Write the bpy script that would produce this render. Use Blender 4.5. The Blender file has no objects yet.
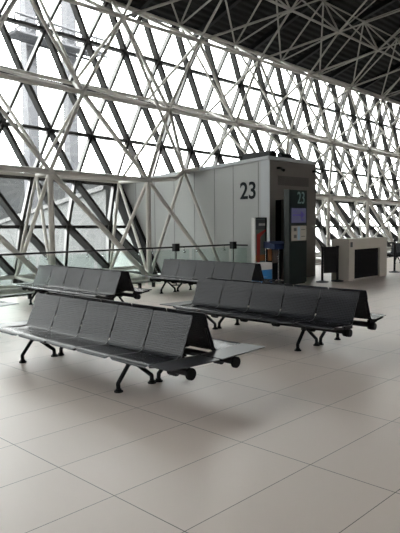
import bpy, math, random
from mathutils import Vector, Matrix
random.seed(7)
S = bpy.context.scene
COL = S.collection
# ------------------------------------------------------------------ camera
F_PX = 593.05
PITCH, ROLL, YAW, EYE = 0.07444804, -0.00861829, 0.76999141, 1.654
fw = Vector((math.cos(YAW)*math.cos(PITCH), math.sin(YAW)*math.cos(PITCH), -math.sin(PITCH)))
r0 = Vector((math.sin(YAW), -math.cos(YAW), 0)); u0 = r0.cross(fw)
rr = r0*math.cos(ROLL)+u0*math.sin(ROLL); uu = rr.cross(fw)
cd = bpy.data.cameras.new('camera'); cam = bpy.data.objects.new('camera', cd); COL.objects.link(cam)
M = Matrix((( rr.x, uu.x, -fw.x, 0), (rr.y, uu.y, -fw.y, 0), (rr.z, uu.z, -fw.z, EYE), (0, 0, 0, 1)))
cam.matrix_world = M
cd.sensor_fit = 'VERTICAL'; cd.sensor_height = 36.0; cd.lens = F_PX/533*36.0
cd.clip_start = .05; cd.clip_end = 500
S.camera = cam
# ------------------------------------------------------------------ world, light, exposure
SKY = 14.5
w = bpy.data.worlds.new('overcast_sky'); S.world = w; w.use_nodes = True
bg = w.node_tree.nodes['Background']; bg.inputs[0].default_value = (1, .985, .965, 1); bg.inputs[1].default_value = SKY
S.view_settings.view_transform = 'Standard'; S.view_settings.look = 'None'
S.view_settings.exposure = 0.28; S.view_settings.gamma = 1.0; S.view_settings.use_curve_mapping = False
S.cycles.max_bounces = 8; S.cycles.diffuse_bounces = 4; S.cycles.glossy_bounces = 4
S.cycles.transparent_max_bounces = 24; S.cycles.use_denoising = True
S.cycles.sample_clamp_indirect = 6

# ------------------------------------------------------------------ materials
def mat(name, col, rough=.5, metal=0.0, spec=.5, emit=None, es=1.0):
    m = bpy.data.materials.new(name); m.use_nodes = True
    b = m.node_tree.nodes['Principled BSDF']
    b.inputs['Base Color'].default_value = (*col, 1); b.inputs['Roughness'].default_value = rough
    b.inputs['Metallic'].default_value = metal; b.inputs['Specular IOR Level'].default_value = spec
    if emit: b.inputs['Emission Color'].default_value = (*emit, 1); b.inputs['Emission Strength'].default_value = es
    m.use_backface_culling = False
    return m
def noisy(m, scale=3.0, amt=.12, rough_amt=0.0, obj=True):
    """multiply the base colour by gentle blotches so that no surface is perfectly even"""
    nt = m.node_tree; b = nt.nodes['Principled BSDF']
    tc = nt.nodes.new('ShaderNodeTexCoord'); n = nt.nodes.new('ShaderNodeTexNoise'); n.inputs['Scale'].default_value = scale
    n.inputs['Detail'].default_value = 4
    nt.links.new(tc.outputs['Object'], n.inputs['Vector'])
    mr = nt.nodes.new('ShaderNodeMapRange'); mr.inputs[3].default_value = 1-amt; mr.inputs[4].default_value = 1+amt
    nt.links.new(n.outputs[0], mr.inputs[0])
    c = b.inputs['Base Color'].default_value[:]
    mx = nt.nodes.new('ShaderNodeVectorMath'); mx.operation = 'SCALE'; mx.inputs[0].default_value = c[:3]
    nt.links.new(mr.outputs[0], mx.inputs['Scale']); nt.links.new(mx.outputs[0], b.inputs['Base Color'])
    if rough_amt:
        m2 = nt.nodes.new('ShaderNodeMapRange'); r = b.inputs['Roughness'].default_value
        m2.inputs[3].default_value = r-rough_amt; m2.inputs[4].default_value = r+rough_amt
        nt.links.new(n.outputs[0], m2.inputs[0]); nt.links.new(m2.outputs[0], b.inputs['Roughness'])
    return m
def glass(name, tint, refl=.06, rough=.02):
    m = bpy.data.materials.new(name); m.use_nodes = True; nt = m.node_tree; nt.nodes.clear()
    o = nt.nodes.new('ShaderNodeOutputMaterial'); mx = nt.nodes.new('ShaderNodeMixShader')
    t = nt.nodes.new('ShaderNodeBsdfTransparent'); t.inputs[0].default_value = (*tint, 1)
    g = nt.nodes.new('ShaderNodeBsdfGlossy'); g.inputs['Roughness'].default_value = rough
    fr = nt.nodes.new('ShaderNodeLayerWeight'); pw = nt.nodes.new('ShaderNodeMath'); pw.operation = 'POWER'; pw.inputs[1].default_value = 5
    nt.links.new(fr.outputs['Facing'], pw.inputs[0])
    ad = nt.nodes.new('ShaderNodeMath'); ad.operation = 'MULTIPLY_ADD'; ad.inputs[1].default_value = .8; ad.inputs[2].default_value = refl
    nt.links.new(pw.outputs[0], ad.inputs[0]); nt.links.new(ad.outputs[0], mx.inputs[0])
    nt.links.new(t.outputs[0], mx.inputs[1]); nt.links.new(g.outputs[0], mx.inputs[2]); nt.links.new(mx.outputs[0], o.inputs[0])
    return m

def floor_mat():
    m = mat('floor_tiles', (.5, .47, .44), .28); nt = m.node_tree; b = nt.nodes['Principled BSDF']
    N = nt.nodes.new; L = nt.links.new
    g = N('ShaderNodeNewGeometry'); sp = N('ShaderNodeSeparateXYZ'); L(g.outputs['Position'], sp.inputs[0])
    def m_(op, a, c=None, d=None):
        n = N('ShaderNodeMath'); n.operation = op
        for k, v in enumerate((a, c, d)):
            if v is None: continue
            if isinstance(v, (int, float)): n.inputs[k].default_value = v
            else: L(v, n.inputs[k])
        return n.outputs[0]
    def axis(out, off, size, half):
        q = m_('DIVIDE', m_('SUBTRACT', out, off), size)
        fl = m_('FLOOR', q); fr = m_('SUBTRACT', q, fl)
        d = m_('MULTIPLY', m_('MINIMUM', fr, m_('SUBTRACT', 1.0, fr)), size)
        return fl, m_('LESS_THAN', d, half)
    fx, jx = axis(sp.outputs[0], 2.1373, 1.2, .0032)
    fy, jy = axis(sp.outputs[1], 2.8158, .6116, .0026)
    joint = m_('MAXIMUM', jx, jy)
    cb = N('ShaderNodeCombineXYZ'); L(fx, cb.inputs[0]); L(fy, cb.inputs[1])
    wn = N('ShaderNodeTexWhiteNoise'); wn.noise_dimensions = '2D'; L(cb.outputs[0], wn.inputs['Vector'])
    ns = N('ShaderNodeTexNoise'); ns.inputs['Scale'].default_value = 1.6; ns.inputs['Detail'].default_value = 5; L(g.outputs['Position'], ns.inputs['Vector'])
    k = m_('ADD', m_('MULTIPLY', wn.outputs['Value'], .05), m_('MULTIPLY', ns.outputs[0], .05))
    k = m_('ADD', k, .92)
    sc = N('ShaderNodeVectorMath'); sc.operation = 'SCALE'; sc.inputs[0].default_value = (.68, .60, .54); L(k, sc.inputs['Scale'])
    mx = N('ShaderNodeMix'); mx.data_type = 'RGBA'; L(joint, mx.inputs[0]); L(sc.outputs[0], mx.inputs[6]); mx.inputs[7].default_value = (.07, .062, .058, 1)
    L(mx.outputs[2], b.inputs['Base Color'])
    L(m_('MULTIPLY_ADD', ns.outputs[0], .04, .33), b.inputs['Roughness'])
    return m

def seat_mat():
    m = mat('perforated_seat_metal', (.15, .155, .17), .25, 0, .19); nt = m.node_tree; b = nt.nodes['Principled BSDF']
    N = nt.nodes.new; L = nt.links.new
    tc = N('ShaderNodeTexCoord'); mp = N('ShaderNodeMapping'); mp.inputs['Scale'].default_value = (1, 1, 1)
    L(tc.outputs['UV'], mp.inputs[0])
    v = N('ShaderNodeTexVoronoi'); v.voronoi_dimensions = '2D'; v.inputs['Randomness'].default_value = 0; v.inputs['Scale'].default_value = 46
    L(mp.outputs[0], v.inputs['Vector'])
    mr = N('ShaderNodeMapRange'); mr.inputs[1].default_value = .28; mr.inputs[2].default_value = .36; L(v.outputs['Distance'], mr.inputs[0])
    mx = N('ShaderNodeMix'); mx.data_type = 'RGBA'; L(mr.outputs[0], mx.inputs[0]); mx.inputs[6].default_value = (.004, .004, .005, 1); mx.inputs[7].default_value = (.026, .027, .032, 1)
    L(mx.outputs[2], b.inputs['Base Color'])
    return m

def deck_mat():
    m = mat('corrugated_roof_metal', (.011, .0105, .010), .8, spec=.2); nt = m.node_tree; b = nt.nodes['Principled BSDF']
    N = nt.nodes.new; L = nt.links.new
    g = N('ShaderNodeTexCoord'); wv = N('ShaderNodeTexWave'); wv.bands_direction = 'Y'; wv.inputs['Scale'].default_value = 1.1
    L(g.outputs['Object'], wv.inputs['Vector'])
    bp = N('ShaderNodeBump'); bp.inputs['Strength'].default_value = .6; bp.inputs['Distance'].default_value = .08
    L(wv.outputs['Fac'], bp.inputs['Height']); L(bp.outputs[0], b.inputs['Normal'])
    return m

FLOOR = floor_mat(); SEAT = seat_mat(); DECK = deck_mat()
RIM = mat('seat_edge_highlight', (.12, .12, .125), .4, 0, .5)  # rim colour lightened to paint in seat edges catching the light
BLACK = mat('black_painted_steel', (.006, .006, .007), .45, spec=.25)
RUBBER = mat('black_rubber', (.006, .006, .006), .7, spec=.2)
TUBE = noisy(mat('warm_grey_steel_tube', (.46, .44, .40), .45), 1.2, .10)
MULL = mat('dark_bronze_mullion', (.028, .026, .024), .35, .3)
TRANS = mat('dark_transom', (.03, .028, .026), .4, .2)
CLEAR = glass('clear_glass', (.74, .76, .76))
GREY = glass('grey_tinted_glass', (.048, .052, .054), .05, .08)
RAILG = glass('railing_glass', (.90, .95, .93), .02)
PANEL = noisy(mat('light_grey_metal_panel', (.37, .38, .37), .6, spec=.3), .7, .05)
TRIM = mat('aluminium_corner_trim', (.38, .40, .41), .5)
FRONT = mat('grey_brown_gate_front', (.12, .112, .10), .6, spec=.25)
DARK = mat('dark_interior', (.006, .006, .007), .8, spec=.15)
JOINT = mat('panel_joint', (.22, .225, .22), .6)
LOUVRE = mat('dark_louvre', (.05, .045, .04), .6)
NUM = mat('dark_number_paint', (.012, .015, .018), .7, spec=.15)
TGREEN = mat('dark_green_totem_metal', (.006, .014, .0135), .4, .0, .25)
TSIDE = mat('grey_green_totem_side', (.025, .031, .030), .5, .0, .25)
NUMW = mat('pale_green_number', (.06, .10, .095), .5, emit=(.25, .4, .38), es=.10)
LAV = mat('lavender_screen', (.03, .03, .05), .4, emit=(.22, .22, .42), es=.14)
VIOLET = mat('violet_screen_print', (.04, .03, .16), .4, emit=(.07, .05, .28), es=.1)
MAPB = mat('beige_map_screen', (.06, .056, .05), .4, emit=(.5, .45, .36), es=.17)
MAPG = mat('dark_map_print', (.03, .033, .033), .4)
MAPW = mat('pale_blue_map_print', (.06, .08, .09), .4, emit=(.3, .45, .55), es=.2)
DESK = noisy(mat('beige_white_desk_laminate', (.52, .49, .43), .55), 2.0, .05)
BLUE = mat('blue_box_print', (.02, .16, .42), .5)
WHITE = mat('white_board', (.55, .55, .53), .5)
NAVY = mat('navy_sizer_cloth', (.015, .035, .11), .55)
CHROME = mat('chrome_post', (.6, .6, .62), .25, .9)
ORANGE = mat('orange_brown_board', (.30, .11, .035), .6)
RED = mat('red_print', (.36, .03, .025), .5)
ADG = mat('grey_green_poster', (.10, .13, .12), .4)
ADT = mat('dark_grey_poster_band', (.05, .055, .06), .4)
KERB = mat('dark_floor_edge', (.10, .09, .08), .5)
WALLD = noisy(mat('dark_plain_wall', (.08, .08, .078), .8), .5, .05)
WALLM = noisy(mat('plain_wall', (.16, .155, .15), .8), .5, .05)
APRON = noisy(mat('apron_concrete', (.16, .165, .165), .9), .08, .2)
MAST = mat('pale_grey_mast_paint', (.10, .10, .11), .6)
BRIDGE = noisy(mat('bridge_outer_panel', (.14, .143, .143), .6), .4, .06)
PIER = noisy(mat('dark_pier_cladding', (.022, .023, .024), .8), .1, .15)
PIERW = mat('pier_window_band', (.02, .022, .024), .3)
BRIDGET = mat('bridge_roof_edge', (.16, .16, .16), .5)

# ------------------------------------------------------------------ helpers
class MB:
    def __init__(s): s.v = []; s.f = []; s.m = []; s.sm = []
    def add(s, vs, fs, mi=0, smooth=False):
        n = len(s.v); s.v += [tuple(v) for v in vs]; s.f += [tuple(n+i for i in f) for f in fs]
        s.m += [mi]*len(fs); s.sm += [smooth]*len(fs); return s
    def box(s, a, b, mi=0):
        x0, y0, z0 = a; x1, y1, z1 = b
        return s.add([(x0,y0,z0),(x1,y0,z0),(x1,y1,z0),(x0,y1,z0),(x0,y0,z1),(x1,y0,z1),(x1,y1,z1),(x0,y1,z1)],
                     [(0,3,2,1),(4,5,6,7),(0,1,5,4),(1,2,6,5),(2,3,7,6),(3,0,4,7)], mi)
    def tube(s, p, q, r, n=8, r2=None, caps=True, mi=0):
        p = Vector(p); q = Vector(q); d = (q-p).normalized(); r2 = r if r2 is None else r2
        a = d.orthogonal().normalized() if abs(d.z) < .9 else Vector((1, 0, 0)).cross(d).normalized(); c = d.cross(a)
        vs = [p+r*(a*math.cos(t)+c*math.sin(t)) for t in [2*math.pi*i/n for i in range(n)]]
        vs += [q+r2*(a*math.cos(t)+c*math.sin(t)) for t in [2*math.pi*i/n for i in range(n)]]
        s.add(vs, [(i, (i+1) % n, n+(i+1) % n, n+i) for i in range(n)], mi, True)
        if caps: s.add(vs[:n], [tuple(range(n-1, -1, -1))], mi); s.add(vs[n:], [tuple(range(n))], mi)
        return s
    def path(s, pts, r, n=8):
        for a, b in zip(pts, pts[1:]): s.tube(a, b, r, n)
        for a in pts[1:-1]: s.ball(a, r, 6, 4)
        return s
    def ball(s, c, r, n=10, m=6, mi=0):
        c = Vector(c); vs = [c+Vector((0, 0, r))]
        for j in range(1, m):
            t = math.pi*j/m
            vs += [c+r*Vector((math.sin(t)*math.cos(2*math.pi*i/n), math.sin(t)*math.sin(2*math.pi*i/n), math.cos(t))) for i in range(n)]
        vs.append(c-Vector((0, 0, r))); f = []
        for i in range(n):
            f.append((0, 1+i, 1+(i+1) % n)); L = 1+(m-2)*n; f.append((L+(i+1) % n, L+i, len(vs)-1))
            for j in range(m-2): a = 1+j*n; f.append((a+i, a+n+i, a+n+(i+1) % n, a+(i+1) % n))
        return s.add(vs, f, mi, True)
    def bar(s, p, q, hw, dv, mi=0):
        """rectangular section bar from p to q; dv = full depth vector, hw = half width in the plane across"""
        p = Vector(p); q = Vector(q); dv = Vector(dv); d = (q-p).normalized(); a = d.cross(dv).normalized()*hw; h = dv/2
        vs = [p-a-h, p+a-h, p+a+h, p-a+h, q-a-h, q+a-h, q+a+h, q-a+h]
        return s.add(vs, [(0,3,2,1),(4,5,6,7),(0,1,5,4),(1,2,6,5),(2,3,7,6),(3,0,4,7)], mi)
    def prism(s, poly, x0, x1, ax, mi=0):
        """polygon in the two other axes extruded along ax"""
        def P(t, uv):
            l = list(uv); l.insert(ax, t); return tuple(l)
        n = len(poly)
        return s.add([P(x0, p) for p in poly]+[P(x1, p) for p in poly],
                     [tuple(range(n-1, -1, -1)), tuple(range(n, 2*n))]+[(i, (i+1) % n, n+(i+1) % n, n+i) for i in range(n)], mi)
    def build(s, name, mats, parent=None, origin=None):
        me = bpy.data.meshes.new(name)
        vs = s.v if origin is None else [tuple(Vector(v)-Vector(origin)) for v in s.v]
        me.from_pydata(vs, [], s.f)
        for m in (mats if isinstance(mats, (list, tuple)) else [mats]): me.materials.append(m)
        me.polygons.foreach_set('material_index', s.m); me.polygons.foreach_set('use_smooth', s.sm)
        me.validate(); me.update()
        o = bpy.data.objects.new(name, me); COL.objects.link(o)
        if origin is not None: o.location = origin
        if parent: o.parent = parent
        return o
def tag(o, label=None, cat=None, group=None, kind=None):
    if label: o['label'] = label
    if cat: o['category'] = cat
    if group: o['group'] = group
    if kind: o['kind'] = kind
    return o
def empty(name, loc=(0, 0, 0), **k):
    o = bpy.data.objects.new(name, None); o.location = loc; o.empty_display_size = .2; COL.objects.link(o); return tag(o, **k)
def copy_tree(o, parent=None):
    c = o.copy(); COL.objects.link(c); c.parent = parent
    for ch in list(o.children): copy_tree(ch, c)
    return c
def text_mesh(name, body, size, m, loc, xdir, parent=None, ext=.004, bold=0.0, sx=1.0):
    cu = bpy.data.curves.new(name, 'FONT'); cu.body = body; cu.size = size; cu.extrude = ext; cu.offset = bold
    cu.align_x = 'CENTER'; cu.align_y = 'CENTER'
    to = bpy.data.objects.new(name, cu); COL.objects.link(to); bpy.context.view_layer.update()
    me = bpy.data.meshes.new_from_object(to); COL.objects.unlink(to); bpy.data.objects.remove(to)
    x = Vector(xdir); z = Vector((0, 0, 1)); n = x.cross(z)
    mt = Matrix(((x.x*sx, z.x, n.x, 0), (x.y*sx, z.y, n.y, 0), (x.z*sx, z.z, n.z, 0), (0, 0, 0, 1)))
    me.transform(mt); me.materials.clear(); me.materials.append(m); me.name = name
    o = bpy.data.objects.new(name, me); COL.objects.link(o); o.location = loc
    if parent: o.parent = parent
    return o

# ================================================================== the setting
EDGE = 12.42
fl = MB().box((-16, -16, -.35), (62, EDGE, 0)).build('floor', FLOOR); tag(fl, kind='structure')
tr = MB().box((-16, EDGE, -.35), (62, EDGE+.16, .035)).build('trim_1', KERB); tag(tr, kind='structure')
gd = MB().box((-120, -60, -4.6), (260, 260, -4.4)).build('ground', APRON); tag(gd, kind='structure')
wr = MB().box((-16.6, -16.3, -.35), (-16.3, 14.5, 13)).build('wall_right', WALLM); tag(wr, kind='structure')  # unseen wall, added to shut out sky light from this side
wq = MB().box((62, -16.3, -.35), (62.3, 17.5, 13)).build('wall_front', WALLD); tag(wq, kind='structure')  # unseen end wall, added so open sky doesn't mirror in the gate front
wb = MB().box((-16.3, -16.3, -.35), (62, -16, 11.75)).build('wall_back', WALLM); tag(wb, kind='structure')  # unseen wall, stopped short of the roof: added gap lets some light in

# roof deck (folded sheet with real thickness)
def zdrop(X, z): return z-.022*(X-10)*min(1, max(0, z/3))
prof = [(17.15, 9.42), (13.4, 10.85), (10.3, 11.7), (7, 12.35), (0, 12.9), (-16.3, 12.9)]
d = MB(); xs = [-16.3, 10, 36, 62]
vs = []; fs = []
for X in xs:
    for (y, z) in prof: vs.append((X, y, zdrop(X, z) if X > 0 else z))
    for (y, z) in prof: vs.append((X, y, (zdrop(X, z) if X > 0 else z)+.25))
n = len(prof)
for i in range(len(xs)-1):
    a = i*2*n; b = a+2*n
    for j in range(n-1):
        fs.append((a+j, a+j+1, b+j+1, b+j)); fs.append((a+n+j, b+n+j, b+n+j+1, a+n+j+1))
    fs.append((a, b, b+n, a+n)); fs.append((a+n-1, a+2*n-1, b+2*n-1, b+n-1))
d.add(vs, fs); ce = d.build('ceiling', DECK); tag(ce, kind='structure')
for k in range(18):                                   # dark purlins under the deck
    X = 1.5+k*3.2; m = MB()
    for (a, b) in zip(prof, prof[1:]):
        m.bar((X, a[0], zdrop(X, a[1])-.12), (X, b[0], zdrop(X, b[1])-.12), .09, (0, 0, .22))
    m.build('purlin', BLACK, ce)

# ------------------------------------------------------------------ glazed wall
GR = [(-1.4, 14.2), (.2, 15.0), (1.55, 16.0), (3.05, 16.7), (4.66, 16.9), (6.19, 17.0), (7.82, 17.0), (9.36, 16.9)]   # z, y of the lattice rows
PAR = [.9, .1, .9, .1, .9, .1, .9, .1]                # lattice phase (mod 1.6) of each row
X0, X1 = -14.0, 60.0
gw = empty('wall_left', (10, 16.9, 0), kind='structure')
def gp(X, r, dy=0): z, y = GR[r]; return Vector((X, y+dy, zdrop(X, z) if X > 0 else zdrop(0, z)))
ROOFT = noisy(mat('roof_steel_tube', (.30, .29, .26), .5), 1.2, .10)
def child(m, name, mt, par):
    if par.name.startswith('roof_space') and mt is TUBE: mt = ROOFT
    o = m.build(name, mt, par); o.matrix_parent_inverse = Matrix.Translation(-par.location); return o
for r in range(len(GR)):                              # transoms
    m = MB(); xs = [X0, 0, 20, 40, X1]
    for a, b in zip(xs, xs[1:]): m.bar(gp(a, r), gp(b, r), .05, (0, .18, 0))
    child(m, 'transom', TRANS, gw)
k0 = int((X0+2)/1.6)
for k in range(k0, 37):                               # mullions: one continuous bent bar from sill to eaves
    base = .1+1.6*k
    for sgn in (-1, 1):
        m = MB(); st = base-.8*sgn
        for r in range(len(GR)-1):
            a = gp(st+.8*r*sgn, r); b = gp(st+.8*(r+1)*sgn, r+1)
            nrm = Vector((0, -(b.z-a.z), (b.y-a.y))).normalized()
            m.bar(a+nrm*.05, b+nrm*.05, .052 if sgn < 0 else .042, nrm*(.24 if sgn < 0 else .20))
        child(m, 'mullion', MULL, gw)
for r in range(len(GR)-1):                            # glazing, a band of panes per row
    for (a, b, g) in ((X0, 13.0, CLEAR), (13.0, X1, CLEAR)):
        m = MB(); n = 6
        for i in range(n):
            p, q = a+(b-a)*i/n, a+(b-a)*(i+1)/n
            A, B, C_, D = gp(p, r), gp(q, r), gp(q, r+1), gp(p, r+1); o_ = Vector((0, .03, 0))
            if r < 4 and a > 12.9 and i == 0: A.x = D.x = 15.4     # the gate house passes through here
            m.add([A, B, C_, D, A+o_, B+o_, C_+o_, D+o_], [(0,1,2,3),(7,6,5,4),(0,4,5,1),(1,5,6,2),(2,6,7,3),(3,7,4,0)])
        child(m, 'pane_band', g, gw)

# ------------------------------------------------------------------ steel space frame along the glass
wf = empty('wall_space_frame', (8.09, 13, 0), label='warm grey steel tube lattice standing behind the railing along the whole glass wall', cat='steel frame')
K = range(-6, 15)
def nodeF(row, k):
    if row == 'B': return Vector((8.09+3.2*k, 13.0, .05))
    if row == 'L': return Vector((8.09+3.2*k, 13.0, zdrop(8.09+3.2*k, 2.9)))
    if row == 'U': X = 9.69+3.2*k; return Vector((X, 13.8, zdrop(X, 5.22)))
    if row == 'T': X = 8.09+3.2*k; return Vector((X, 14.0, 7.66-.006*(X-10)))
    if row == 'RB': X = 8.09+3.2*k; return Vector((X, 14.85, .2))
    if row == 'RL': X = 9.69+3.2*k; return Vector((X, 16.35, zdrop(X, 3.12)))
    if row == 'RU': X = 8.09+3.2*k; return Vector((X, 16.6, zdrop(X, 6.22)))
    if row == 'RT': X = 9.69+3.2*k; return Vector((X, 16.55, zdrop(X, 9.22)))
    if row == 'BB': return Vector((9.69+3.2*k, 12.75, -2.2))
camp = Vector((0, 0, EYE))
fwd = fw
def visible(p):
    q = p-camp; z = q.dot(fwd)
    if z < .5: return False
    x = 200+F_PX*q.dot(rr)/z; y = 266.5-F_PX*q.dot(uu)/z
    return -60 < x < 460 and -60 < y < 593
def span_ok(a, b): return any(visible(a.lerp(b, t/4)) for t in range(5))
def near(a, b): return ((a+b)/2-camp).length
for row, rad in (('B', .075), ('L', .072), ('U', .072), ('T', .06), ('RB', .05), ('RL', .05), ('RU', .065), ('RT', .06), ('BB', .06)):
    m = MB(); pts = [nodeF(row, k) for k in K]
    for a, b in zip(pts, pts[1:]):
        if row in ('L', 'B', 'RB', 'RL') and a.x < 15.2 and b.x > 12.9:          # broken by the gate house
            t0 = (12.8-a.x)/3.2; t1 = (15.4-a.x)/3.2
            if row == 'L':
                q = a.lerp(b, .33)+Vector((0, -.05, .12)); e_ = Vector((12.78, 13.05, 3.22)); m.tube(a, q, rad, 8).tube(q, e_, rad*.9, 8).tube(e_, (12.78, 12.45, 3.24), rad*.8, 8)
            elif t0 > 0: m.tube(a, a.lerp(b, t0), rad, 8)
            if t1 < 1: m.tube(a.lerp(b, t1), b, rad, 8)
            continue
        m.tube(a, b, rad, 8, caps=False)
    child(m, 'chord_tube', TUBE, wf)
BOXX = (12.97, 15.35)
def inbox(a, b):
    for t in range(1, 12):
        p = a.lerp(b, t/12)
        if BOXX[0] < p.x < BOXX[1] and p.z < 3.3 and p.y > 9.9: return True
    return False
def emit_tubes(lst, name, parent, limit):
    lst = [t for t in lst if not inbox(t[0], t[1])]
    vis = [t for t in lst if span_ok(t[0], t[1])]; hid = [t for t in lst if not span_ok(t[0], t[1])]
    vis.sort(key=lambda t: near(t[0], t[1]))
    for a, b, r in vis[:limit]: child(MB().tube(a, b, r, 8), name, TUBE, parent)
    rest = vis[limit:]+[h for h in hid if h[0].x > -14]
    if rest:
        m = MB()
        for a, b, r in rest: m.tube(a, b, r, 6, caps=False)
        o = child(m, name, TUBE, parent); o['kind'] = 'stuff'
fr = []; wb_ = []
for k in K:
    if k+1 not in K: continue
    n_ = nodeF
    fr += [(n_('L', k), n_('B', k), .075), (n_('L', k), n_('B', k+1), .075), (n_('L', k), n_('U', k), .055), (n_('U', k), n_('L', k+1), .055),
           (n_('U', k), n_('T', k), .05), (n_('U', k), n_('T', k+1), .05), (n_('B', k), n_('BB', k), .06), (n_('BB', k), n_('B', k+1), .06)]
    wb_ += [(n_('B', k), n_('RB', k), .05), (n_('B', k+1), n_('RB', k), .05), (n_('L', k), n_('RB', k), .052), (n_('RL', k), n_('RB', k), .05), (n_('RL', k), n_('B', k), .05),
            (n_('L', k), n_('RL', k), .052), (n_('L', k+1), n_('RL', k), .052), (n_('L', k), n_('RU', k), .048),
            (n_('U', k), n_('RL', k), .048), (n_('U', k), n_('RU', k), .048), (n_('U', k), n_('RU', k+1), .048), (n_('U', k), n_('RT', k), .048),
            (n_('T', k), n_('RU', k), .048), (n_('T', k), n_('RT', k), .052), (n_('T', k+1), n_('RT', k), .052)]
PG = Vector((12.78, 13.05, 3.22))
fr += [(PG, Vector((12.80, 11.42, .02)), .05), (PG, nodeF('B', 1), .05), (nodeF('L', 1), Vector((12.78, 11.65, .02)), .06), (PG, nodeF('U', 1)+Vector((0, -.05, 0)), .052), (PG, nodeF('T', 1), .048)]
emit_tubes(fr, 'front_diagonal', wf, 98); emit_tubes(wb_, 'web_tube', wf, 98)
m = MB()
for row in ('L', 'U', 'T', 'B'):
    for k in K: m.ball(nodeF(row, k), .11 if row != 'T' else .1, 8, 6)
o = child(m, 'node_joints', TUBE, wf); o['kind'] = 'stuff'

# ------------------------------------------------------------------ roof space frame
rf = empty('roof_space_frame', (8.09, 12.6, 9.1), label='grey steel tube lattice hanging under the dark roof deck', cat='steel frame')
def NR(i, k):   # lower nodes
    X = 8.09+3.2*k+(1.6 if i % 2 else 0); y = [12.6, 9.7, 6.8, 3.9, 1.0][i]; z = [9.1, 10.0, 10.7, 11.1, 11.3][i]; return Vector((X, y, z-.018*(X-16)))
def DR(i, k):
    X = 8.09+3.2*k+(1.6 if i % 2 else 0); y = [13.3, 10.3, 7.3, 4.4, 1.5][i]; z = [10.45, 11.4, 11.95, 12.25, 12.4][i]; return Vector((X, y, z-.018*(X-16)))
rl = []
for i in range(5):
    for rowf in (NR, DR):
        m = MB()
        for k in list(K)[:-1]: m.tube(rowf(i, k), rowf(i, k+1), .045 if rowf is NR else .032, 8, caps=False)
        child(m, 'chord_tube', TUBE, rf)
for k in K:
    T_ = lambda q: nodeF('T', q); R_ = lambda q: nodeF('RT', q)
    rl += [(NR(0, k), T_(k), .04), (NR(0, k), T_(k-1), .04), (NR(0, k), R_(k), .034),
           (DR(0, k), R_(k), .035), (DR(0, k), R_(k+1), .035), (NR(0, k), DR(0, k), .035), (NR(0, k+1), DR(0, k), .03)]
    for i in range(1, 5):
        o_ = 0 if i % 2 else 1
        rl += [(NR(i, k), NR(i-1, k), .034), (NR(i, k), NR(i-1, k+(1 if i % 2 else -1)), .034), (NR(i, k), DR(i, k), .04), (NR(i-1, k), DR(i, k), .026),
               (DR(i, k), DR(i-1, k), .026),]
emit_tubes(rl, 'roof_tube', rf, 98)
m = MB()
for i in range(5):
    for k in K: m.ball(NR(i, k), .09, 8, 6); m.ball(DR(i, k), .065, 8, 6)
o = child(m, 'node_joints', TUBE, rf); o['kind'] = 'stuff'

# ================================================================== gate house 23
gh = empty('gate_house', (13, 9.93, 0), label='boxy light grey gate house numbered 23 in front of the glass wall', cat='gate building')
def zt(y): return 3.375-.0563*(y-9.93)                # roof line falls towards the apron
YB = 30.0
m = MB().prism([(9.95, 0), (16.9, 0), (16.9, zt(16.9)), (9.95, zt(9.95))], 13.0, 13.12, 0); child(m, 'side_wall', PANEL, gh)
m = MB().prism([(9.95, 0), (16.9, 0), (16.9, zt(16.9)), (9.95, zt(9.95))], 15.13, 15.25, 0); child(m, 'side_wall', PANEL, gh)
m = MB().prism([(9.935, zt(9.93)-.03), (16.9, zt(16.9)-.03), (16.9, zt(16.9)+.06), (9.935, zt(9.93)+.06)], 12.94, 15.31, 0); child(m, 'roof_slab', TRIM, gh)
for yy in (10.33, 11.25, 11.98, 12.82, 13.72, 14.65, 15.6):
    m = MB().box((12.994, yy-.012, .02), (13.0, yy+.012, zt(yy)-.04)); child(m, 'panel_joint', JOINT, gh)
m = MB().box((12.975, 9.93, 0), (13.0, 10.22, zt(10.2)-.03)); child(m, 'corner_trim', TRIM, gh)
m = MB().box((13.0, 9.93, 0), (13.25, 9.95+.1, 3.33)).box((13.68, 9.93, 0), (15.25, 10.05, 3.33)).box((13.25, 9.93, 2.26), (13.68, 10.05, 3.33)); child(m, 'front_wall', FRONT, gh)
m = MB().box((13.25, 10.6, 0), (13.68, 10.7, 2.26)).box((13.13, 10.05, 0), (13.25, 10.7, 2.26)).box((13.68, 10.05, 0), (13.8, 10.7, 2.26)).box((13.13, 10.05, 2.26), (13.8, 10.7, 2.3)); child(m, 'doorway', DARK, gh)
m = MB().box((13.36, 9.926, 2.66), (14.86, 9.93, 2.92))
for i in range(7): m.box((13.38, 9.92, 2.675+i*.035), (14.84, 9.928, 2.69+i*.035))
child(m, 'vent_grille', LOUVRE, gh)
m = MB().box((13.33, 10.57, 1.05), (13.6, 10.6, 1.75), 0).box((13.37, 10.56, 1.35), (13.56, 10.572, 1.42), 1).box((13.37, 10.56, 1.5), (13.56, 10.572, 1.62), 1)
nt_ = child(m, 'red_notice', [RED, WHITE], gh); nt_['label'] = 'red notice with white bars in the doorway'
m = MB().prism([(17.0, 3.06), (16.4, 3.06), (14.35, 0), (15.05, 0)], 12.86, 12.995, 0); child(m, 'jamb', RUBBER, gh)
n23 = text_mesh('number_sign', '23', .66, NUM, (12.99, 10.69, 2.505), (0, -1, 0), None, .004, .011, .92)
n23.parent = gh; n23.matrix_parent_inverse = Matrix.Translation(-gh.location); n23['label'] = 'large dark number 23'
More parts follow.
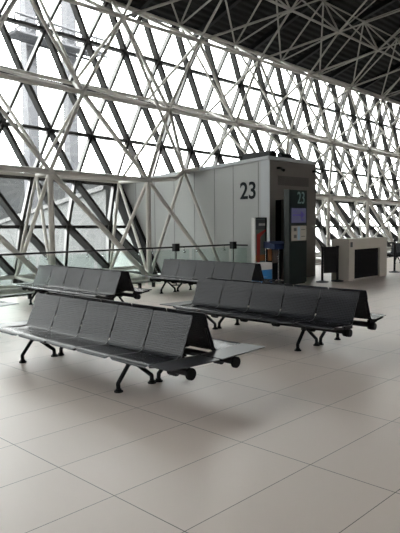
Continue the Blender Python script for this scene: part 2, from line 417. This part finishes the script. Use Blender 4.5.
# fixtures on and at the gate house
def wall_cam(x, y, z, lab):
    o = MB().box((-.05, .0, -.03), (.05, .092, .03)).tube((0, 0, 0), (-.04, -.12, -.03), .015, 8).tube((-.04, -.08, -.04), (-.12, -.2, -.08), .04, 10).build('security_camera', BLACK)
    o.location = (x, y, z); tag(o, lab, 'camera')
wall_cam(13.35, 9.837, 3.12, 'small dark security camera at upper left of the gate house front')
wall_cam(15.1, 9.837, 3.12, 'small dark security camera at upper right of the gate house front')
o = MB().box((0, 0, .0), (.14, 1.1, .03)).box((.02, .05, .03), (.34, 1.0, .15)).tube((.18, .05, .12), (.18, 1.0, .12), .08, 10).build('roof_equipment', BLACK)
o.location = (13.05, 9.95, zt(10)+.035); tag(o, 'long black cable tray lying on the gate house roof edge above the side wall', 'roof equipment')
o = MB().box((0, 0, 0), (.6, .3, .06)).tube((.05, .15, .1), (.55, .15, .1), .07, 10).build('roof_equipment', BLACK)
o.location = (13.6, 9.95, zt(10)+.045); tag(o, 'short black fixture on the gate house roof above its front', 'roof equipment')

# boarding bridge outside the glass, continuing the gate house
br = empty('boarding_bridge', (13, 17.2, 0), label='pale sloping boarding bridge outside the glass behind the gate house', cat='boarding bridge')
def zo(y): return 2.88-.155*(y-17.1)
m = MB().prism([(17.25, -.6), (34, -3.2), (34, zo(34)), (17.25, zo(17.25))], 12.98, 15.4, 0); child(m, 'tunnel', BRIDGE, br)
m = MB().prism([(17.25, zo(17.25)), (34, zo(34)), (34, zo(34)+.16), (17.25, zo(17.25)+.16)], 12.88, 15.5, 0); child(m, 'roof_edge', BRIDGET, br)
for y in (20, 30): child(MB().box((13.6, y-.3, -4.4), (14.6, y+.3, zo(y)-3.0)), 'support_leg', MAST, br)

pb = empty('terminal_pier', (10, 62, -4.4), label='low dark grey terminal pier far outside behind the lower panes at left', cat='building')
child(MB().box((-60, 60, -4.4), (70, 75, 7.05)), 'wall', PIER, pb)
child(MB().box((-60.2, 59.8, 7.05), (70.2, 75.2, 7.25)), 'roof_edge', PIER, pb)
for z in (-1.2, 3.0): child(MB().box((-60, 59.94, z), (70, 60, z+1.5)), 'window_band', PIERW, pb)

# floodlight masts on the apron
for (x, y, hw, lab) in ((17.53, 30, .32, 'pale grey mast post outside the glass, nearer the left edge'), (20.15, 30, .30, 'pale grey mast post outside the glass, right of its twin')):
    e = empty('apron_mast', (x, y, -4.4), label=lab, cat='mast', group='apron masts outside')
    child(MB().box((x-hw, y-hw, -4.4), (x+hw, y+hw, 19)), 'post', MAST, e)
    child(MB().box((x-hw-.12, y-hw-.12, -4.4), (x+hw+.12, y+hw+.12, -4.0)), 'base', MAST, e)
e = empty('mast_gantry', (18.5, 29.6, 11), label='pale steel maintenance gantry bridging the two masts outside the glass', cat='gantry')
m = MB()
for dy in (-1.2, 0):
    for dz in (0, .9): m.tube((15.8, 29.5+dy, 11.5+dz), (21.6, 29.5+dy, 11.5+dz-.25), .07, 6)
for i in range(9):
    x = 15.8+i*.725
    m.tube((x, 28.3, 11.5), (x, 29.5, 11.5), .05, 6).tube((x, 28.3, 11.45), (x, 28.3, 12.3), .05, 6)
    if i < 8: m.tube((x, 28.3, 11.5), (x+.725, 28.3, 12.3), .05, 6)
child(m, 'lattice', MAST, e); child(MB().box((15.8, 28.3, 11.42), (21.6, 29.5, 11.5)), 'deck', MAST, e)

# ================================================================== benches
PIT = .562
def seat_mesh():
    # (x, z, half width) down the middle from the front lip over the pan and up the back, for the row facing -X
    P = [(-.662, .372, .225), (-.660, .385, .258), (-.645, .398, .270), (-.58, .400, .276), (-.48, .392, .276), (-.38, .384, .276), (-.30, .381, .276),
         (-.262, .385, .274), (-.237, .402, .272), (-.222, .435, .270), (-.200, .49, .270), (-.170, .56, .270), (-.142, .63, .270), (-.131, .657, .270),
         (-.128, .664, .277), (-.115, .70, .277), (-.100, .748, .277), (-.094, .767, .274), (-.090, .777, .266)]
    nx = 9; vs = []; uv = []; s = 0; last = None
    for (x, z, h) in P:
        if last: s += math.hypot(x-last[0], z-last[1])
        last = (x, z)
        for j in range(nx):
            t = -1+2*j/(nx-1); bow = .003*(1-t*t)
            vs.append((x, h*t, z-(bow if z < .43 else 0))); uv.append((h*t, s))
    f = [(i*nx+j, i*nx+j+1, (i+1)*nx+j+1, (i+1)*nx+j) for i in range(len(P)-1) for j in range(nx-1)]
    nv = len(vs); TH = .006                                            # sheet thickness: underside and rim have vertices of their own
    und = []
    for i in range(len(P)):
        a = P[max(0, i-1)]; b = P[min(len(P)-1, i+1)]; tx_, tz_ = b[0]-a[0], b[1]-a[1]; l = math.hypot(tx_, tz_)
        und += [(vs[i*nx+j][0]+TH*tz_/l, vs[i*nx+j][1], vs[i*nx+j][2]-TH*tx_/l) for j in range(nx)]
    F = list(f); mi = [0]*len(f); V = vs+und; UV = uv+uv
    F += [tuple(nv+q for q in reversed(p)) for p in f]; mi += [0]*len(f)
    loop = [i*nx for i in range(len(P))]+[(len(P)-1)*nx+j for j in range(1, nx)]+[i*nx+nx-1 for i in range(len(P)-2, -1, -1)]+[j for j in range(nx-2, 0, -1)]
    r0_ = len(V); V = V+[vs[q] for q in loop]+[und[q] for q in loop]; UV = UV+[uv[q] for q in loop]*2; n_ = len(loop)
    F += [(r0_+q, r0_+(q+1) % n_, r0_+n_+(q+1) % n_, r0_+n_+q) for q in range(n_)]; mi += [1]*n_
    me = bpy.data.meshes.new('seat'); me.from_pydata(V, [], F); me.materials.append(SEAT); me.materials.append(RIM)
    ul = me.uv_layers.new(name='UVMap')
    for p in me.polygons:
        p.use_smooth = p.index < 2*len(f); p.material_index = mi[p.index]
        for li in p.loop_indices: ul.data[li].uv = UV[me.loops[li].vertex_index]
    me.update(); return me
SEATME = seat_mesh()
def table_mesh():
    vs = []; poly = [(-.655, -.13), (-.63, -.145), (-.03, -.145), (-.012, -.12), (-.012, .145), (-.655, .145)]
    m = MB()
    n = len(poly)
    tz = lambda x: .388-.020*x
    m.add([(x, y, tz(x)-.009) for x, y in poly]+[(x, y, tz(x)) for x, y in poly], [tuple(range(n-1, -1, -1)), tuple(range(n, 2*n))]+[(i, (i+1) % n, n+(i+1) % n, n+i) for i in range(n)])
    me = bpy.data.meshes.new('table'); me.from_pydata(m.v, [], m.f); me.materials.append(SEATF); me.update(); return me
SEATF = mat('plain_table_metal', (.05, .052, .055), .3, 0, .36)
TABLEME = table_mesh()
def part(name, me, par, loc, rz=0, label=None):
    o = bpy.data.objects.new(name, me); COL.objects.link(o); o.parent = par; o.location = loc; o.rotation_euler = (0, 0, rz)
    if label: o['label'] = label
    return o
def bench(nt=1, ft=1, label='', cx=0, y0=0, n=5):
    root = empty('airport_bench', (cx, y0, 0), label=label, cat='bench', group='back to back metal bench rows in the departure hall')
    Lg = n*PIT
    ya = -.30 if nt else 0.04; yb = Lg+(.30 if ft else -.04)
    for rz in (0, math.pi):
        s = 1 if rz == 0 else -1
        for i in range(n):
            o = part('seat', SEATME, root, (0, PIT*(i+.5), 0), rz)
        if nt: part('side_table', TABLEME, root, (0, -.135, 0), rz, 'flat end table plate')
        if ft: part('side_table', TABLEME, root, (0, Lg+.135, 0), rz, 'flat end table plate')
        bm_ = MB().tube((-.31*s, ya+.14 if nt else ya, .30), (-.31*s, yb-.1 if ft else yb, .30), .036, 12)
        bm = bm_.build('beam', BLACK, root)
        for yy in ((ya+.10 if nt else ya-.02), (yb-.1 if ft else yb)):
            MB().tube((-.31*s, yy, .29), (-.31*s, yy+.03, .29), .056, 16).build('end_cap', RUBBER, bm)
        ks = list(range(n+1))
        for q in ks:
            yy = q*PIT; yy = min(max(yy, .04), Lg-.04)
            m = MB().box((-.40*s-.0, yy-.02, .33), (-.22*s, yy+.02, .375)).tube((-.31*s, yy-.045, .285), (-.31*s, yy+.045, .285), .048, 12)
            m.tube((-.60*s, yy, .372), (-.30*s, yy, .335), .016, 6).tube((-.30*s, yy, .345), (-.19*s, yy, .42), .016, 6).tube((-.19*s, yy, .42), (-.125*s, yy, .62), .010, 6)
            m.build('bracket', BLACK, root)
        for yy in (.65, Lg-.32):
            m = MB().path([(-.48*s, yy, .0), (-.485*s, yy, .085), (-.335*s, yy, .27), (-.29*s, yy, .27), (-.05*s, yy, .085), (-.045*s, yy, .0)], .022, 8)
            m.box((-.36*s, yy-.035, .245), (-.26*s, yy+.035, .30))
            lg = m.build('leg', BLACK, root)
            for fx in (-.48, -.045):
                MB().tube((fx*s, yy, 0), (fx*s, yy, .012), .045, 14).tube((fx*s, yy, .012), (fx*s, yy, .03), .03, 12).build('foot_pad', RUBBER, lg)
    for yy in (.65, Lg-.32): MB().box((-.3, yy-.015, .30), (.3, yy+.015, .325)).build('cross_bar', BLACK, root)
    return root
bench(1, 1, 'grey perforated metal bench nearest the camera at left front, with pale end tables', 4.02, 3.91)
bench(0, 1, 'dark back to back bench at right, in front of the gate house', 6.735, 3.68)
bench(0, 1, 'grey bench behind the nearest bench, beside the railing at left', 6.735, 8.42)
bench(0, 1, 'dark bench in the middle distance below the gate house side wall', 9.75, 7.76)
bench(0, 1, 'distant dark bench at the right edge of the photo behind the lone barrier post', 22.0, 7.95)
bench(1, 0, 'bench cut by the left edge of the photo, only its end table showing', 4.02, 8.80, 4)

# ================================================================== railing
rl_ = empty('glass_railing', (9, 11.7, 0), label='low glass railing with dark handrail between benches and steel lattice', cat='railing')
RA, RB_, RC = Vector((1.0, 12.2, 0)), Vector((12.85, 11.25, 0)), Vector((12.85, 10.6, 0))
up = Vector((0, 0, 1.0))
m = MB().path([RA+up, RB_+up, RC+up], .022, 8); child(m, 'handrail', BLACK, rl_)
npn = 8
for i in range(npn):
    a = RA.lerp(RB_, i/npn+.004); b = RA.lerp(RB_, (i+1)/npn-.004); t = Vector((0, .012, 0)); z0 = Vector((0, 0, .06)); z1 = Vector((0, 0, .93))
    child(MB().add([a+z0, b+z0, b+z1, a+z1, a+z0+t, b+z0+t, b+z1+t, a+z1+t], [(0,1,2,3),(7,6,5,4),(0,4,5,1),(1,5,6,2),(2,6,7,3),(3,7,4,0)]), 'glass_panel', RAILG, rl_)
    for q in (.12, .88):
        c = a.lerp(b, q); child(MB().box((c.x-.03, c.y-.03, 0), (c.x+.03, c.y+.04, .12)), 'clamp', BLACK, rl_)
        child(MB().tube(c+Vector((0, -.02, .86)), c+Vector((0, .03, .86)), .022, 8).tube(c+Vector((0, .02, .86)), c+Vector((0, .02, 1.0)), .01, 6), 'handrail_bracket', CHROME, rl_)
a = RB_+Vector((0, -.03, .06)); b = RC+Vector((0, .03, .06)); t = Vector((.012, 0, 0)); z1 = Vector((0, 0, .87))
child(MB().add([a, b, b+z1, a+z1, a+t, b+t, b+z1+t, a+z1+t], [(0,1,2,3),(7,6,5,4),(0,4,5,1),(1,5,6,2),(2,6,7,3),(3,7,4,0)]), 'glass_panel', RAILG, rl_)
for (x, y, lab) in ((10.75, 11.3, 'small black speaker box on a thin stand by the railing, left one'), (12.7, 11.0, 'small black speaker box on a thin stand by the railing, nearer the gate house')):
    e = empty('speaker_stand', (x, y, 0), label=lab, cat='speaker', group='speaker boxes at the railing')
    child(MB().box((x-.08, y-.06, .90), (x+.08, y+.06, 1.10)), 'speaker_box', BLACK, e)
    child(MB().tube((x, y, .012), (x, y, .92), .014, 8), 'pole', BLACK, e)
    child(MB().tube((x, y, 0), (x, y, .015), .12, 16), 'base', BLACK, e)

# ================================================================== gate furniture
# totem
tx, ty = 12.62, 9.0
tt = empty('gate_totem', (tx+.38, ty+.17, 0), label='tall dark green gate totem with number 23 and two screens', cat='totem')
child(MB().box((tx, ty, .04), (tx+.77, ty+.17, 2.47)), 'body', TGREEN, tt)
child(MB().box((tx-.012, ty+.01, .04), (tx, ty+.18, 2.48)), 'side_panel', TSIDE, tt)
child(MB().box((tx+.02, ty+.03, 0), (tx+.75, ty+.15, .04)), 'plinth', BLACK, tt)
o = text_mesh('totem_number', '23', .44, NUMW, (tx+.50, ty-.006, 2.255), (1, 0, 0), None, .004, 0, .8); o.parent = tt; o.matrix_parent_inverse = Matrix.Translation(-tt.location); o['label'] = 'pale green number 23'
sc_ = child(MB().box((tx+.07, ty-.012, 1.62), (tx+.72, ty, 2.0)), 'screen', LAV, tt); sc_['label'] = 'lavender screen with a violet arrow'
m = MB().box((tx+.12, ty-.016, 1.80), (tx+.5, ty-.012, 1.84)).prism([(tx+.48, 1.72), (tx+.66, 1.83), (tx+.48, 1.93)], ty-.016, ty-.012, 1)
for i, ln in enumerate((.22, .16, .2)): m.box((tx+.12, ty-.016, 1.93-i*.022), (tx+.12+ln, ty-.012, 1.938-i*.022))
m.box((tx+.5, ty-.016, 1.67), (tx+.6, ty-.012, 1.72))
child(m, 'arrow_graphic', VIOLET, sc_)
sc2 = child(MB().box((tx+.07, ty-.012, 1.15), (tx+.74, ty, 1.54)), 'screen', MAPB, tt); sc2['label'] = 'beige screen with small dark blocks'
m = MB().box((tx+.33, ty-.015, 1.17), (tx+.44, ty-.012, 1.52), 1)
for z in (1.22, 1.40): m.box((tx+.16, ty-.016, z), (tx+.28, ty-.012, z+.09)).box((tx+.50, ty-.016, z+.03), (tx+.68, ty-.012, z+.05))
child(m, 'map_graphic', [MAPG, MAPW], sc2)

# advertising panel, sizer, blue box
ap = empty('poster_stand', (12.1, 9.75, 0), label='upright poster stand with white edge and red shape left of the totem', cat='poster stand')
ax0, ay = 12.16, 9.78
child(MB().box((ax0, ay, .03), (ax0+.46, ay+.06, 1.74)), 'panel', ADG, ap)
child(MB().box((ax0-.03, ay-.01, .0), (ax0+.02, ay+.09, 1.76)), 'white_edge', WHITE, ap)
child(MB().box((ax0+.03, ay-.004, 1.45), (ax0+.46, ay, 1.70)), 'header_band', ADT, ap)
m = MB()
for i in range(5): m.box((ax0+.16+i*.055, ay-.008, 1.55), (ax0+.195+i*.055, ay-.004, 1.61))
child(m, 'lettering', WHITE, ap)
child(MB().prism([(ax0+.08, .5), (ax0+.19, .5), (ax0+.22, 1.25), (ax0+.44, 1.40), (ax0+.44, 1.45), (ax0+.08, 1.32)], ay-.006, ay, 1), 'red_shape', RED, ap)
child(MB().box((ax0, ay-.006, .62), (ax0+.46, ay, .78)), 'orange_band', ORANGE, ap)
child(MB().box((ax0+.03, ay-.02, 1.74), (ax0+.46, ay+.08, 1.765)).box((ax0+.44, ay-.02, 0), (ax0+.48, ay+.08, 1.765)), 'dark_edge', BLACK, ap)
bb = empty('printed_box', (12.2, 9.3, 0), label='blue and white printed box standing on the floor before the poster stand', cat='box')
bx, by = 11.47, 9.08
child(MB().box((bx, by, 0), (bx+.51, by+.25, .63)), 'carton', WHITE, bb)
child(MB().box((bx+.01, by-.004, .04), (bx+.50, by, .28)).prism([(bx+.01, .30), (bx+.50, .27), (bx+.50, .46), (bx+.01, .46)], by-.004, by, 1).box((bx-.004, by+.01, .04), (bx, by+.24, .46)), 'blue_print', BLUE, bb)
sz = empty('luggage_sizer', (12.4, 9.45, 0), label='navy topped luggage sizer on chrome posts beside the totem', cat='luggage sizer')
sx, sy = 12.46, 9.36
child(MB().prism([(sy, .93), (sy+.35, .97), (sy+.35, 1.13), (sy, 1.07)], sx-.02, sx+.72, 0), 'top', NAVY, sz)
for (px, py) in ((sx+.20, sy+.03), (sx+.50, sy+.03), (sx+.02, sy+.32), (sx+.66, sy+.32)): child(MB().tube((px, py, .02), (px, py, .95), .022, 10), 'post', CHROME, sz)
child(MB().box((sx+.02, sy+.27, .10), (sx+.66, sy+.30, .93)), 'back_board', DARK, sz)
child(MB().box((sx+.05, sy+.24, .62), (sx+.18, sy+.27, .93)), 'orange_board', ORANGE, sz)
child(MB().box((sx+.25, sy+.24, .55), (sx+.42, sy+.27, .9)), 'pale_notice', mat('pale_pink_notice', (.30, .24, .22), .6), sz)
child(MB().box((sx, sy, 0), (sx+.7, sy+.35, .04)), 'base', BLACK, sz)

# desk
dk = empty('gate_desk', (15.6, 8.7, 0), label='beige white portal shaped boarding desk right of the gate house', cat='desk')
def dbox(a, b, nm, mt): return child(MB().box(a, b), nm, mt, dk)
dbox((14.55, 8.4, 0), (14.86, 8.95, .86), 'side_panel', DESK); dbox((16.34, 8.4, 0), (16.78, 8.95, .86), 'side_panel', DESK)
dbox((14.55, 8.4, .86), (16.78, 8.95, 1.155), 'top', DESK)
dbox((14.86, 8.46, .03), (16.34, 8.95, .86), 'dark_front', DARK)
dbox((14.86, 8.45, 0), (16.34, 8.9, .03), 'plinth', DESK)
dbox((14.63, 8.392, .93), (14.74, 8.4, 1.07), 'emblem', ADT)

def stanchion(x, y, lab, h=.98):
    e = empty('barrier_post', (x, y, 0), label=lab, cat='barrier post')
    child(MB().tube((x, y, .02), (x, y, h), .032, 12), 'post', BLACK, e)
    child(MB().tube((x, y, 0), (x, y, .02), .17, 24).tube((x, y, .02), (x, y, .045), .15, 24, .05), 'base', BLACK, e)
    child(MB().tube((x, y, h), (x, y, h+.05), .045, 14), 'cap', BLACK, e)
    return e
stanchion(13.85, 8.80, 'black barrier post left of the beige desk, nearer the totem', .93)
stanchion(14.33, 8.62, 'black barrier post touching the left side of the beige desk', .93)
a = Vector((13.88, 8.79, 0)); b = Vector((14.35, 8.63, 0))
m = MB().bar(Vector((13.90, 8.78, .60)), Vector((14.285, 8.64, .60)), .36, Vector((.01, .03, 0))); o = m.build('barrier_banner', BLACK)
tag(o, 'black cloth banner stretched between the two posts beside the desk', 'banner')
stanchion(17.95, 8.72, 'black barrier post standing alone right of the beige desk', 1.0)
m = MB().box((16.79, 8.70, .93), (17.915, 8.72, .98)); o = m.build('barrier_belt', BLACK); tag(o, 'black barrier belt between desk end and the lone post', 'belt')
